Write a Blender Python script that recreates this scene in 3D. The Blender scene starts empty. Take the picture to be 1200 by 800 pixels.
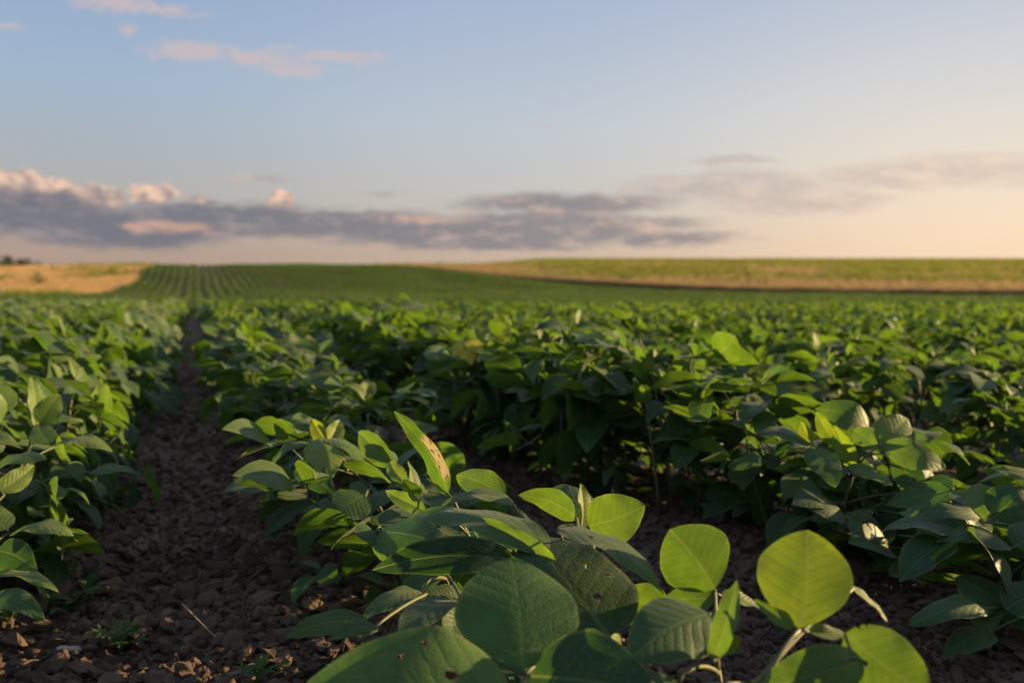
import bpy, math, random
from mathutils import Vector, Matrix, noise
R = random.Random(11)
S = bpy.context.scene
COL = S.collection
rad = math.radians

# ------------------------------------------------------------------ frame of the place
HC = 0.46                       # camera height over the bare soil path
YAW = rad(17.7)                 # the rows run along +Y, the view looks to their right
PITCH = rad(3.04)
FPX = 1167.0
SUN_AZ, SUN_EL = rad(70), rad(11.5)      # sun: to the right of the view direction, low
fwdH = Vector((math.sin(YAW), math.cos(YAW), 0))
rightH = Vector((math.cos(YAW), -math.sin(YAW), 0))
fwd = (fwdH * math.cos(PITCH) - Vector((0, 0, 1)) * math.sin(PITCH))
upv = rightH.cross(fwd)
CAM = Vector((0, 0, HC))
SUNDIR = (fwdH * math.cos(SUN_AZ) + rightH * math.sin(SUN_AZ)) * math.cos(SUN_EL) + Vector((0, 0, math.sin(SUN_EL)))

def at(px, py, Z):
    return CAM + rightH * ((px - 600) / FPX * Z) + upv * ((400 - py) / FPX * Z) + fwd * Z

def smooth(a, b, x):
    t = min(1, max(0, (x - a) / (b - a)))
    return t * t * (3 - 2 * t)

def curve(keys):
    xs = [k[0] for k in keys]; ys = [k[1] for k in keys]; n = len(xs)
    m = []
    for i in range(n):
        if i == 0: m.append((ys[1] - ys[0]) / (xs[1] - xs[0]))
        elif i == n - 1: m.append((ys[-1] - ys[-2]) / (xs[-1] - xs[-2]))
        else:
            a = (ys[i] - ys[i-1]) / (xs[i] - xs[i-1]); b = (ys[i+1] - ys[i]) / (xs[i+1] - xs[i])
            m.append(0 if a * b <= 0 else 2 * a * b / (a + b))
    def f(x):
        if x <= xs[0]: return ys[0]
        if x >= xs[-1]: return ys[-1]
        i = 0
        while x > xs[i+1]: i += 1
        h = xs[i+1] - xs[i]; t = (x - xs[i]) / h
        return ((2*t**3 - 3*t*t + 1) * ys[i] + (t**3 - 2*t*t + t) * h * m[i]
                + (-2*t**3 + 3*t*t) * ys[i+1] + (t**3 - t*t) * h * m[i+1])
    return f

FS = 1.3                        # the far slope stands this much beyond a first estimate
def fsc(keys): return [(d, z) if d < 20 else (d * FS, HC + (z - HC) * FS) for d, z in keys]
hill_l = curve(fsc([(0, 0), (9, 0), (17, -.07), (31, -.22), (45, -.06), (53, .06), (62, .54), (85, 2.22), (94, 2.5), (112, 2.3), (200, -2), (600, -20), (4000, -60)]))
hill_r = curve(fsc([(0, 0), (9, 0), (17, -.09), (31, -.20), (45, -.05), (53, .08), (62, .58), (85, 2.0), (110, 3.2), (140, 4.25), (165, 4.6), (250, 3.0), (600, -15), (4000, -60)]))

def ground_z(x, y):
    u = x * rightH.x + y * rightH.y; d = x * fwdH.x + y * fwdH.y
    dd = max(0, d)
    w = smooth(-15 * FS, 5 * FS, u)
    z = hill_l(dd) * (1 - w) + hill_r(dd) * w
    if u < -22 * FS: z -= .004 * min(60, -22 * FS - u) * smooth(60 * FS, 90 * FS, dd)
    return z

def ud(u, d):
    p = rightH * u + fwdH * d
    return p.x, p.y

# ------------------------------------------------------------------ mesh helpers
class MB:
    def __init__(s): s.v = []; s.f = []; s.uv = []; s.tone = []
    def add(s, verts, faces, uvs=None, tone=(.3, .5, 0)):
        o = len(s.v)
        s.v += [tuple(v) for v in verts]
        s.f += [tuple(i + o for i in f) for f in faces]
        s.uv += list(uvs) if uvs else [(.5, .5)] * len(verts)
        s.tone += [tone] * len(verts)
    def merge(s, other, M):
        o = len(s.v)
        s.v += [tuple(M @ Vector(v)) for v in other.v]
        s.f += [tuple(i + o for i in f) for f in other.f]
        s.uv += other.uv; s.tone += other.tone
    def mesh(s, name, mat):
        me = bpy.data.meshes.new(name)
        me.from_pydata(s.v, [], s.f)
        ul = me.uv_layers.new(name='UVMap')
        li = [0] * len(me.loops); me.loops.foreach_get('vertex_index', li)
        flat = []
        for i in li: flat += s.uv[i]
        ul.data.foreach_set('uv', flat)
        ca = me.attributes.new('tone', 'FLOAT_COLOR', 'POINT')
        flat = []
        for t in s.tone: flat += [t[0], t[1], t[2], 1]
        ca.data.foreach_set('color', flat)
        me.polygons.foreach_set('use_smooth', [True] * len(me.polygons))
        me.materials.append(mat); me.update()
        return me
    def build(s, name, mat, parent=None):
        return link(name, s.mesh(name, mat), parent)

def link(name, data, parent=None, M=None):
    o = bpy.data.objects.new(name, data); COL.objects.link(o)
    if parent is not None:
        o.parent = parent
    if M is not None: o.matrix_local = M
    return o

def tag(o, label=None, cat=None, group=None, kind=None):
    if label: o['label'] = label
    if cat: o['category'] = cat
    if group: o['group'] = group
    if kind: o['kind'] = kind
    return o

def tube(mb, pts, r0, r1, n=6, tone=(.3, .5, 0)):
    pts = [Vector(p) for p in pts]; vs = []; fs = []; uvs = []
    for i, p in enumerate(pts):
        a = pts[max(0, i-1)]; b = pts[min(len(pts)-1, i+1)]
        t = (b - a).normalized()
        s = t.cross(Vector((.31, .87, .2)) if abs(t.z) > .8 else Vector((0, 0, 1))).normalized(); q = s.cross(t)
        f = i / (len(pts) - 1); r = r0 + (r1 - r0) * f
        for k in range(n):
            a2 = 2 * math.pi * k / n
            vs.append(p + s * (math.cos(a2) * r) + q * (math.sin(a2) * r)); uvs.append((k / n, f))
    for i in range(len(pts) - 1):
        for k in range(n):
            fs.append((i*n+k, i*n+(k+1) % n, (i+1)*n+(k+1) % n, (i+1)*n+k))
    fs.append(tuple(range(n))[::-1]); fs.append(tuple((len(pts)-1)*n + k for k in range(n)))
    mb.add(vs, fs, uvs, tone)

def bez(a, b, c, n=6):
    return [Vector(a)*(1-t)**2 + Vector(b)*2*t*(1-t) + Vector(c)*t*t for t in [i/(n-1) for i in range(n)]]

def prof(t, a=.70, b=.80):
    return max(0.0, math.sin(math.pi * t ** a)) ** b

def leaflet(mb, M, L, W, bend=.15, fold=.2, nu=9, nv=6, tone=(.3, .5, 0), rnd=R, a=None, b=None, wav=.02, cup=.0, twist=0., rag=1.):
    """one leaflet: base at M's origin, tip at +Y * L, upper face +Z. bend = sagitta/L, fold = V fold slope"""
    a = a or rnd.uniform(.66, .80); b = b or rnd.uniform(.70, .92)
    vs = []; uvs = []; fs = []
    ph = rnd.uniform(0, 6.28); ph2 = rnd.uniform(0, 6.28); asym = rnd.uniform(-.05, .05)
    sweep = rnd.uniform(-.05, .05)
    for i in range(nu + 1):
        t = i / nu
        te = min(.9995, max(.0005, t))
        w = W * .5 * prof(te, a, b)
        
        if i == 0: w = .0012
        if i == nu: w = .0006
        z0 = 4 * bend * L * t * (1 - t)
        tw = twist * (t - .3)
        for j in range(nv + 1):
            s = -1 + 2 * j / nv
            x = s * w * (1 + asym * s + rag * abs(s) * (.030 * math.sin(t * 13 + ph2) + .022 * math.sin(t * 29 + ph + 2 * s))) + sweep * L * math.sin(math.pi * t)
            xx = s * w
            z = z0 + fold * abs(xx) * (1 - .3 * abs(s)) - cup * xx * xx / max(W, .001) * 2
            z += wav * L * math.sin(t * 9 + ph + 2.2 * (s > 0)) * s * s * .8 + wav * .5 * L * math.sin(t * 17 + ph2) * abs(s)**3
            if nu > 6: z += .002 * L * math.sin((t - .22 * abs(s)) * 2 * math.pi * 7) * abs(s) * (1 - abs(s)) * 1.4
            c, sn = math.cos(tw), math.sin(tw)
            x, z = x * c - (z - z0) * sn, z0 + (z - z0) * c + x * sn
            vs.append(M @ Vector((x, t * L, z))); uvs.append((.5 + .5 * s * prof(te, a, b), t))
    for i in range(nu):
        for j in range(nv):
            k = i * (nv + 1) + j
            fs.append((k, k + 1, k + nv + 2, k + nv + 1))
    mb.add(vs, fs, uvs, tone)
    nv1 = nv + 1
    for q in range(len(vs)):
        j = q % nv1; i = q // nv1
        mb.tone[-len(vs) + q] = (tone[0], tone[1], max(abs(-1 + 2 * j / nv), smooth(.9, 1, i / nu)))

def frame(o, y, n):
    y = y.normalized(); z = (n - y * n.dot(y)).normalized(); x = y.cross(z)
    return Matrix(((x.x, y.x, z.x, o.x), (x.y, y.y, z.y, o.y), (x.z, y.z, z.z, o.z), (0, 0, 0, 1)))

# ------------------------------------------------------------------ node helper
class NT:
    def __init__(s, tree): s.t = tree; s.N = tree.nodes; s.L = tree.links
    def n(s, typ, **kw):
        nd = s.N.new(typ)
        for k, v in kw.items(): setattr(nd, k, v)
        return nd
    def set(s, sock, v):
        if isinstance(v, bpy.types.NodeSocket): s.L.new(v, sock)
        elif v is not None: sock.default_value = v
    def m(s, op, a, b=None, c=None, clamp=False):
        nd = s.n('ShaderNodeMath', operation=op, use_clamp=clamp)
        s.set(nd.inputs[0], a); s.set(nd.inputs[1], b); s.set(nd.inputs[2], c)
        return nd.outputs[0]
    def vm(s, op, a, b=None, c=None):
        nd = s.n('ShaderNodeVectorMath', operation=op)
        s.set(nd.inputs[0], a); s.set(nd.inputs[1], b); s.set(nd.inputs[2], c)
        return nd.outputs['Value'] if op in ('LENGTH', 'DOT_PRODUCT', 'DISTANCE') else nd.outputs[0]
    def ss(s, x, a, b, lo=0., hi=1.):
        nd = s.n('ShaderNodeMapRange', interpolation_type='SMOOTHSTEP')
        s.set(nd.inputs[0], x); s.set(nd.inputs[1], a); s.set(nd.inputs[2], b); s.set(nd.inputs[3], lo); s.set(nd.inputs[4], hi)
        return nd.outputs[0]
    def mix(s, f, a, b, typ='MIX'):
        nd = s.n('ShaderNodeMix', data_type='RGBA', blend_type=typ)
        s.set(nd.inputs[0], f); s.set(nd.inputs[6], a if isinstance(a, bpy.types.NodeSocket) else (*a[:3], 1)); s.set(nd.inputs[7], b if isinstance(b, bpy.types.NodeSocket) else (*b[:3], 1))
        return nd.outputs[2]
    def noise(s, vec, scale, detail=4, rough=.55, dist=0.):
        nd = s.n('ShaderNodeTexNoise')
        if vec is not None: s.L.new(vec, nd.inputs['Vector'])
        nd.inputs['Scale'].default_value = scale; nd.inputs['Detail'].default_value = detail
        nd.inputs['Roughness'].default_value = rough; nd.inputs['Distortion'].default_value = dist
        return nd.outputs['Fac']
    def sep(s, v):
        nd = s.n('ShaderNodeSeparateXYZ'); s.L.new(v, nd.inputs[0]); return nd.outputs
    def comb(s, x, y, z):
        nd = s.n('ShaderNodeCombineXYZ'); s.set(nd.inputs[0], x); s.set(nd.inputs[1], y); s.set(nd.inputs[2], z); return nd.outputs[0]
    def ramp(s, f, stops):
        nd = s.n('ShaderNodeValToRGB'); s.L.new(f, nd.inputs[0]); e = nd.color_ramp.elements
        while len(e) > 1: e.remove(e[-1])
        e[0].position = stops[0][0]; e[0].color = (*stops[0][1], 1)
        for p, c in stops[1:]:
            q = e.new(p); q.color = (*c, 1)
        return nd.outputs[0]

def new_mat(name):
    m = bpy.data.materials.new(name); m.use_nodes = True
    m.node_tree.nodes.clear()
    return m, NT(m.node_tree)

def out(t, sh):
    o = t.n('ShaderNodeOutputMaterial'); t.L.new(sh, o.inputs[0])

# ------------------------------------------------------------------ materials
def leaf_material(name, chewed=False, pierced=False):
    m, t = new_mat(name)
    uv = t.n('ShaderNodeUVMap', uv_map='UVMap').outputs[0]
    U, V, _ = t.sep(uv)
    x = t.m('ABSOLUTE', t.m('SUBTRACT', U, .5))
    # side veins leave the midrib obliquely, eight or so on each half
    sgn = t.m('GREATER_THAN', U, .5)
    tc0 = t.n('ShaderNodeTexCoord').outputs['Object']
    ph = t.m('SUBTRACT', t.m('MULTIPLY_ADD', sgn, .04, V), t.m('MULTIPLY', x, .52))
    ph = t.m('ADD', ph, t.m('MULTIPLY_ADD', t.noise(tc0, 24, 2), .11, -.055))
    fr = t.m('FRACT', t.m('MULTIPLY', ph, 8.5))
    dv = t.m('ABSOLUTE', t.m('SUBTRACT', fr, .5))          # .5 on the vein, 0 between
    side = t.ss(dv, .42, .495)
    mid = t.ss(x, .006, .022, 1., 0.)
    vein = t.m('MAXIMUM', t.m('MULTIPLY', side, .5), mid)
    at_ = t.n('ShaderNodeAttribute', attribute_name='tone')
    sepc = t.n('ShaderNodeSeparateColor'); t.L.new(at_.outputs['Color'], sepc.inputs[0])
    yel, val = sepc.outputs[0], sepc.outputs[1]
    oi = t.n('ShaderNodeObjectInfo').outputs['Random']
    tc = t.n('ShaderNodeTexCoord').outputs['Object']
    blot = t.noise(tc, 38, 3)
    y2 = t.m('ADD', yel, t.m('MULTIPLY_ADD', blot, .22, -.11), clamp=True)
    base = t.ramp(y2, [(0, (.0145, .050, .0165)), (.3, (.038, .086, .019)), (.6, (.100, .148, .022)), (.8, (.22, .23, .028)), (1, (.44, .33, .035))])
    k = t.m('MULTIPLY', t.m('MULTIPLY_ADD', val, 1.1, .45), t.m('MULTIPLY_ADD', oi, .30, .85))
    k = t.m('MULTIPLY', k, t.m('MULTIPLY_ADD', blot, .35, .82))
    base = t.mix(1., base, t.comb(k, k, k), 'MULTIPLY')
    veinc = t.mix(.5, base, (.15, .20, .06))
    col = t.mix(t.m('MULTIPLY', vein, .60), base, veinc)
    col = t.mix(t.m('MULTIPLY', t.ss(sepc.outputs[2], .90, 1.), .45), col, (.17, .20, .05))
    speck = t.m('MULTIPLY', t.ss(t.noise(tc, 120, 2), .705, .735), t.ss(t.noise(tc, 9, 2), .48, .60))
    col = t.mix(t.m('MULTIPLY', speck, .8), col, (.10, .065, .025))
    back = t.n('ShaderNodeNewGeometry').outputs['Backfacing']
    col = t.mix(t.m('MULTIPLY', back, .35), col, (.085, .125, .045))
    # quilting between the veins + a fine network
    vo = t.n('ShaderNodeTexVoronoi', feature='DISTANCE_TO_EDGE'); t.L.new(t.comb(t.m('MULTIPLY', U, .8), V, 0.), vo.inputs['Vector']); vo.inputs['Scale'].default_value = 26
    net = t.ss(vo.outputs['Distance'], .0, .07, 1., 0.)
    col = t.mix(t.m('MULTIPLY', net, .16), col, (.16, .20, .07))
    h = t.m('SUBTRACT', 1., t.m('POWER', t.m('MULTIPLY', dv, 2.), 2.5))
    h = t.m('MULTIPLY', h, t.ss(x, 0., .08, 0., .62))
    h = t.m('ADD', h, t.m('MULTIPLY', t.m('MINIMUM', vo.outputs['Distance'], .18), 1.6))
    h = t.m('ADD', h, t.m('MULTIPLY', t.noise(tc, 95, 3), .55))
    bp = t.n('ShaderNodeBump'); bp.inputs['Strength'].default_value = .32; bp.inputs['Distance'].default_value = .0016
    t.L.new(h, bp.inputs['Height'])
    pr = t.n('ShaderNodeBsdfPrincipled')
    t.L.new(bp.outputs[0], pr.inputs['Normal'])
    pr.inputs['Specular IOR Level'].default_value = .26
    pr.inputs['Sheen Weight'].default_value = .12; pr.inputs['Sheen Roughness'].default_value = .45; pr.inputs['Sheen Tint'].default_value = (1, .94, .75, 1)
    t.set(pr.inputs['Roughness'], t.m('MULTIPLY_ADD', t.noise(tc, 60, 3), .25, .36))
    tr = t.n('ShaderNodeBsdfTranslucent')
    bp2 = t.n('ShaderNodeBump'); bp2.inputs['Strength'].default_value = .10; bp2.inputs['Distance'].default_value = .0016; t.L.new(h, bp2.inputs['Height']); t.L.new(bp2.outputs[0], tr.inputs['Normal'])
    trc = t.mix(1., col, (1.95, 2.2, .5), 'MULTIPLY')
    trc = t.mix(t.m('MULTIPLY', side, .65), trc, t.mix(.65, trc, (.03, .05, .004)))
    trc = t.mix(t.m('MULTIPLY', mid, .5), trc, (.30, .36, .07))
    trc = t.mix(t.ss(t.noise(tc, 22, 4, .65), .40, .64, 0., .65), trc, t.mix(1., trc, (.62, .62, .5), 'MULTIPLY'))
    sh = t.n('ShaderNodeMixShader'); sh.inputs[0].default_value = .37
    if chewed:
        n1 = t.noise(uv, 7, 4, .7, .6)
        dmg = t.m('MULTIPLY', t.ss(t.m('ADD', U, t.m('MULTIPLY', n1, .5)), .80, .86), t.m('MULTIPLY', t.ss(V, .06, .16), t.ss(V, .52, .64, 1., 0.)))
        col = t.mix(dmg, col, (.46, .37, .19)); trc = t.mix(dmg, trc, (.42, .33, .15))
    if pierced:
        vh = t.n('ShaderNodeTexVoronoi', feature='F1'); vh.inputs['Scale'].default_value = 9
        wv = t.n('ShaderNodeTexNoise'); t.L.new(uv, wv.inputs['Vector']); wv.inputs['Scale'].default_value = 24
        t.L.new(t.vm('ADD', uv, t.vm('MULTIPLY', wv.outputs['Color'], (.05, .05, 0))), vh.inputs['Vector'])
        rr = t.m('MULTIPLY', t.ss(t.sep(vh.outputs['Color'])[0], .72, 1.), .34)
        rim = t.ss(t.m('SUBTRACT', vh.outputs['Distance'], rr), .0, .07, 1., 0.)
        rim = t.m('MULTIPLY', rim, t.m('GREATER_THAN', rr, .04))
        col = t.mix(t.m('MULTIPLY', rim, .8), col, (.20, .15, .055)); trc = t.mix(t.m('MULTIPLY', rim, .8), trc, (.22, .17, .05))
    t.L.new(col, pr.inputs['Base Color']); t.L.new(trc, tr.inputs['Color'])
    t.L.new(pr.outputs[0], sh.inputs[1]); t.L.new(tr.outputs[0], sh.inputs[2])
    res = sh.outputs[0]
    if chewed:
        hole = t.m('MULTIPLY', dmg, t.ss(t.noise(uv, 13, 2), .60, .62))
        tp = t.n('ShaderNodeBsdfTransparent'); s2 = t.n('ShaderNodeMixShader')
        t.L.new(hole, s2.inputs[0]); t.L.new(res, s2.inputs[1]); t.L.new(tp.outputs[0], s2.inputs[2]); res = s2.outputs[0]
    if pierced:
        tp = t.n('ShaderNodeBsdfTransparent'); s2 = t.n('ShaderNodeMixShader')
        t.L.new(t.m('MULTIPLY', t.m('LESS_THAN', vh.outputs['Distance'], rr), t.m('GREATER_THAN', rr, .04)), s2.inputs[0]); t.L.new(res, s2.inputs[1]); t.L.new(tp.outputs[0], s2.inputs[2]); res = s2.outputs[0]
    out(t, res)
    return m

def stem_material():
    m, t = new_mat('soybean_stem')
    tc = t.n('ShaderNodeTexCoord').outputs['Object']
    at_ = t.n('ShaderNodeAttribute', attribute_name='tone')
    sepc = t.n('ShaderNodeSeparateColor'); t.L.new(at_.outputs['Color'], sepc.inputs[0])
    c = t.mix(t.noise(tc, 45, 3), (.032, .052, .012), (.058, .070, .020))
    c = t.mix(sepc.outputs[2], c, (.26, .19, .09))
    pr = t.n('ShaderNodeBsdfPrincipled'); t.L.new(c, pr.inputs['Base Color']); pr.inputs['Roughness'].default_value = .6
    pr.inputs['Sheen Weight'].default_value = .0
    bp = t.n('ShaderNodeBump'); bp.inputs['Strength'].default_value = .3; bp.inputs['Distance'].default_value = .0006
    t.L.new(t.noise(tc, 400, 2), bp.inputs['Height']); t.L.new(bp.outputs[0], pr.inputs['Normal'])
    out(t, pr.outputs[0]); return m

def soil_material(name, ground=False):
    m, t = new_mat(name)
    g = t.n('ShaderNodeNewGeometry')
    P = g.outputs['Position']
    tc = t.n('ShaderNodeTexCoord').outputs['Object']
    oi = t.n('ShaderNodeObjectInfo').outputs['Random']
    n1 = t.noise(P, 3.2, 5); n2 = t.noise(tc, 42 if ground else 60, 6, .7)
    c = t.ramp(t.m('MULTIPLY_ADD', n2, .6, t.m('MULTIPLY', n1, .4)), [(.3, (.068, .048, .036)), (.52, (.128, .092, .068)), (.72, (.21, .155, .117))])
    if not ground:
        c = t.mix(1., c, t.ramp(oi, [(0, (.8, .78, .76)), (.6, (1.15, 1.1, 1.06)), (1, (1.7, 1.6, 1.5))]), 'MULTIPLY')
    pr = t.n('ShaderNodeBsdfPrincipled'); t.L.new(c, pr.inputs['Base Color']); pr.inputs['Roughness'].default_value = .95
    pr.inputs['Specular IOR Level'].default_value = .15
    bp = t.n('ShaderNodeBump'); bp.inputs['Strength'].default_value = .9; bp.inputs['Distance'].default_value = .012 if ground else .003
    hh = t.m('ADD', t.noise(tc, 55 if ground else 90, 6, .7), t.m('MULTIPLY', t.noise(tc, 14 if ground else 30, 3), 1.3))
    t.L.new(hh, bp.inputs['Height']); t.L.new(bp.outputs[0], pr.inputs['Normal'])
    out(t, pr.outputs[0]); return m

def grass_field_material(name, c0, c1, c2):
    m, t = new_mat(name)
    P = t.n('ShaderNodeNewGeometry').outputs['Position']
    a = t.noise(P, .11, 5, .6); b = t.noise(P, 1.3, 5, .65); c = t.noise(P, 14, 4, .7)
    f = t.m('ADD', t.m('MULTIPLY', a, .5), t.m('ADD', t.m('MULTIPLY', b, .3), t.m('MULTIPLY', c, .2)))
    col = t.ramp(f, [(.35, c0), (.5, c1), (.64, c2)])
    pr = t.n('ShaderNodeBsdfPrincipled'); t.L.new(col, pr.inputs['Base Color']); pr.inputs['Roughness'].default_value = .95
    pr.inputs['Specular IOR Level'].default_value = .1
    bp = t.n('ShaderNodeBump'); bp.inputs['Strength'].default_value = 1.; bp.inputs['Distance'].default_value = .15
    t.L.new(t.m('ADD', b, c), bp.inputs['Height']); t.L.new(bp.outputs[0], pr.inputs['Normal'])
    out(t, pr.outputs[0]); return m

def blade_material(name, c0, c1, trans=.35):
    m, t = new_mat(name)
    oi = t.n('ShaderNodeObjectInfo').outputs['Random']
    at_ = t.n('ShaderNodeAttribute', attribute_name='tone')
    sepc = t.n('ShaderNodeSeparateColor'); t.L.new(at_.outputs['Color'], sepc.inputs[0])
    c = t.mix(t.m('MULTIPLY_ADD', oi, .6, t.m('MULTIPLY', sepc.outputs[0], .4)), c0, c1)
    pr = t.n('ShaderNodeBsdfPrincipled'); t.L.new(c, pr.inputs['Base Color']); pr.inputs['Roughness'].default_value = .7
    pr.inputs['Specular IOR Level'].default_value = .2
    tr = t.n('ShaderNodeBsdfTranslucent'); t.L.new(t.mix(1., c, (1.5, 1.4, .9), 'MULTIPLY'), tr.inputs['Color'])
    sh = t.n('ShaderNodeMixShader'); sh.inputs[0].default_value = trans
    t.L.new(pr.outputs[0], sh.inputs[1]); t.L.new(tr.outputs[0], sh.inputs[2]); out(t, sh.outputs[0]); return m

def plain(name, c0, c1, scale=30, rough=.8):
    m, t = new_mat(name)
    tc = t.n('ShaderNodeTexCoord').outputs['Object']
    pr = t.n('ShaderNodeBsdfPrincipled'); t.L.new(t.mix(t.noise(tc, scale, 5, .65), c0, c1), pr.inputs['Base Color']); pr.inputs['Roughness'].default_value = rough
    bp = t.n('ShaderNodeBump'); bp.inputs['Strength'].default_value = .5; bp.inputs['Distance'].default_value = .003
    t.L.new(t.noise(tc, scale * 2, 4), bp.inputs['Height']); t.L.new(bp.outputs[0], pr.inputs['Normal'])
    out(t, pr.outputs[0]); return m

LEAF = leaf_material('soybean_leaf'); CHEW = leaf_material('chewed_soybean_leaf', True); PIERCED = leaf_material('pierced_soybean_leaf', False, True)
STEM = stem_material()
SOIL = soil_material('tilled_soil', True); CLOD = soil_material('soil_clod')
TANF = grass_field_material('dry_grass_ground', (.11, .105, .04), (.20, .145, .075), (.26, .18, .10))
ORGF = grass_field_material('stubble_ground', (.22, .165, .075), (.32, .22, .10), (.38, .26, .13))
DRYB = blade_material('dry_grass_blade', (.19, .145, .085), (.30, .24, .15))
BRNB = blade_material('brown_grass_blade', (.17, .125, .08), (.28, .21, .13), .25)
GRNB = blade_material('green_grass_blade', (.075, .125, .020), (.19, .20, .04))
ORGB = blade_material('stubble_blade', (.33, .225, .115), (.47, .33, .18), .25)
BARK = plain('bark', (.05, .038, .028), (.10, .075, .055))
TREEL = blade_material('tree_leaf', (.018, .035, .012), (.035, .06, .018), .2)
WEEDL = blade_material('weed_leaf', (.028, .055, .012), (.055, .09, .02), .3)
STRAW = plain('dry_stalk', (.20, .15, .09), (.30, .23, .14)); PALE = plain('pale_stone', (.28, .25, .22), (.42, .38, .34), 60)

# ------------------------------------------------------------------ the ground: one sheet
def soil_bump(x, y):
    p = Vector((x, y, 0))
    a = noise.fractal(p * 9, 1.0, 2.0, 4) * .010
    b = (1 - abs(noise.noise(p * 21 + Vector((5, 3, 0))))) ** 2 * .010
    c = abs(noise.noise(p * 47)) * .006
    row = math.cos((x / .7 - .5) * 2 * math.pi) * .008
    return a + b + c + row - .012

def build_ground():
    rs = [.2]
    while rs[-1] < 7: rs.append(rs[-1] * 1.0115)
    while rs[-1] < 4200: rs.append(rs[-1] * 1.045)
    azs = []
    a = -180.
    while a < 180:
        azs.append(a); d = abs(a); a += .3 if d < 34 else (1 if d < 45 else 4)
    v = []; f = []; n = len(azs)
    for r in rs:
        for a in azs:
            b = rad(a) + YAW; x, y = r * math.sin(b), r * math.cos(b)
            z = ground_z(x, y)
            if r < 14 : z += soil_bump(x, y) * (1 - smooth(6, 14, r))
            v.append((x, y, z))
    for i in range(len(rs) - 1):
        for k in range(n):
            f.append((i*n+k, i*n+(k+1) % n, (i+1)*n+(k+1) % n, (i+1)*n+k))
    v.append((0, 0, 0)); c = len(v) - 1
    for k in range(n): f.append((c, (k+1) % n, k))
    me = bpy.data.meshes.new('ground'); me.from_pydata(v, [], f); me.polygons.foreach_set('use_smooth', [True]*len(f)); me.materials.append(SOIL)
    me.flip_normals() if me.polygons[len(f)//2].normal.z < 0 else None
    tag(link('ground', me), kind='structure')
build_ground()

# field edges, in (u right, d ahead) ground metres
redge = curve([(a * FS, b * FS) for a, b in [(-60, 190), (-40, 150), (-20, 107), (-8.7, 86), (5.3, 62), (13.4, 52.5), (23, 45.5), (34, 39), (60, 28), (120, 5)]])
def in_right(u, d): return d > redge(u)
lu = curve([(a * FS, b * FS) for a, b in [(45.5, -70), (45.9, -30), (46.6, -24), (49, -22.4), (53, -22.6), (85, -31), (130, -43), (200, -60)]])
def in_left(u, d): return d > 45.5 * FS and u < lu(d)

def field_sheet(name, mat, inside, usteps, dsteps_of, lift=.03):
    v = []; f = []; nd = None
    for u in usteps:
        ds = dsteps_of(u); nd = len(ds)
        for d in ds:
            x, y = ud(u, d); v.append((x, y, ground_z(x, y) + lift))
    for i in range(len(usteps) - 1):
        for k in range(nd - 1):
            f.append((i*nd+k, (i+1)*nd+k, (i+1)*nd+k+1, i*nd+k+1))
    me = bpy.data.meshes.new(name); me.from_pydata(v, [], f); me.polygons.foreach_set('use_smooth', [True]*len(f)); me.materials.append(mat)
    return tag(link(name, me), kind='structure')
field_sheet('dry_grass_field', TANF, in_right, [-78 + 2.6*i for i in range(91)], lambda u: [redge(u) + 300 * (k/50)**1.7 for k in range(51)])
v = []; f = []; NS = 40
dl = [FS * q for q in [45.6 + .15 * k for k in range(8)] + [47 + 1.7 * k for k in range(60)]]
for d in dl:
    for k in range(NS + 1):
        u = lu(d) - 190 * (k / NS) ** 1.6
        x, y = ud(u, d); v.append((x, y, ground_z(x, y) + .03))
for i in range(len(dl) - 1):
    for k in range(NS):
        f.append((i*(NS+1)+k+1, i*(NS+1)+k, (i+1)*(NS+1)+k, (i+1)*(NS+1)+k+1))
me = bpy.data.meshes.new('stubble_field'); me.from_pydata(v, [], f); me.materials.append(ORGF); me.polygons.foreach_set('use_smooth', [True]*len(f))
tag(link('stubble_field', me), kind='structure')

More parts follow.
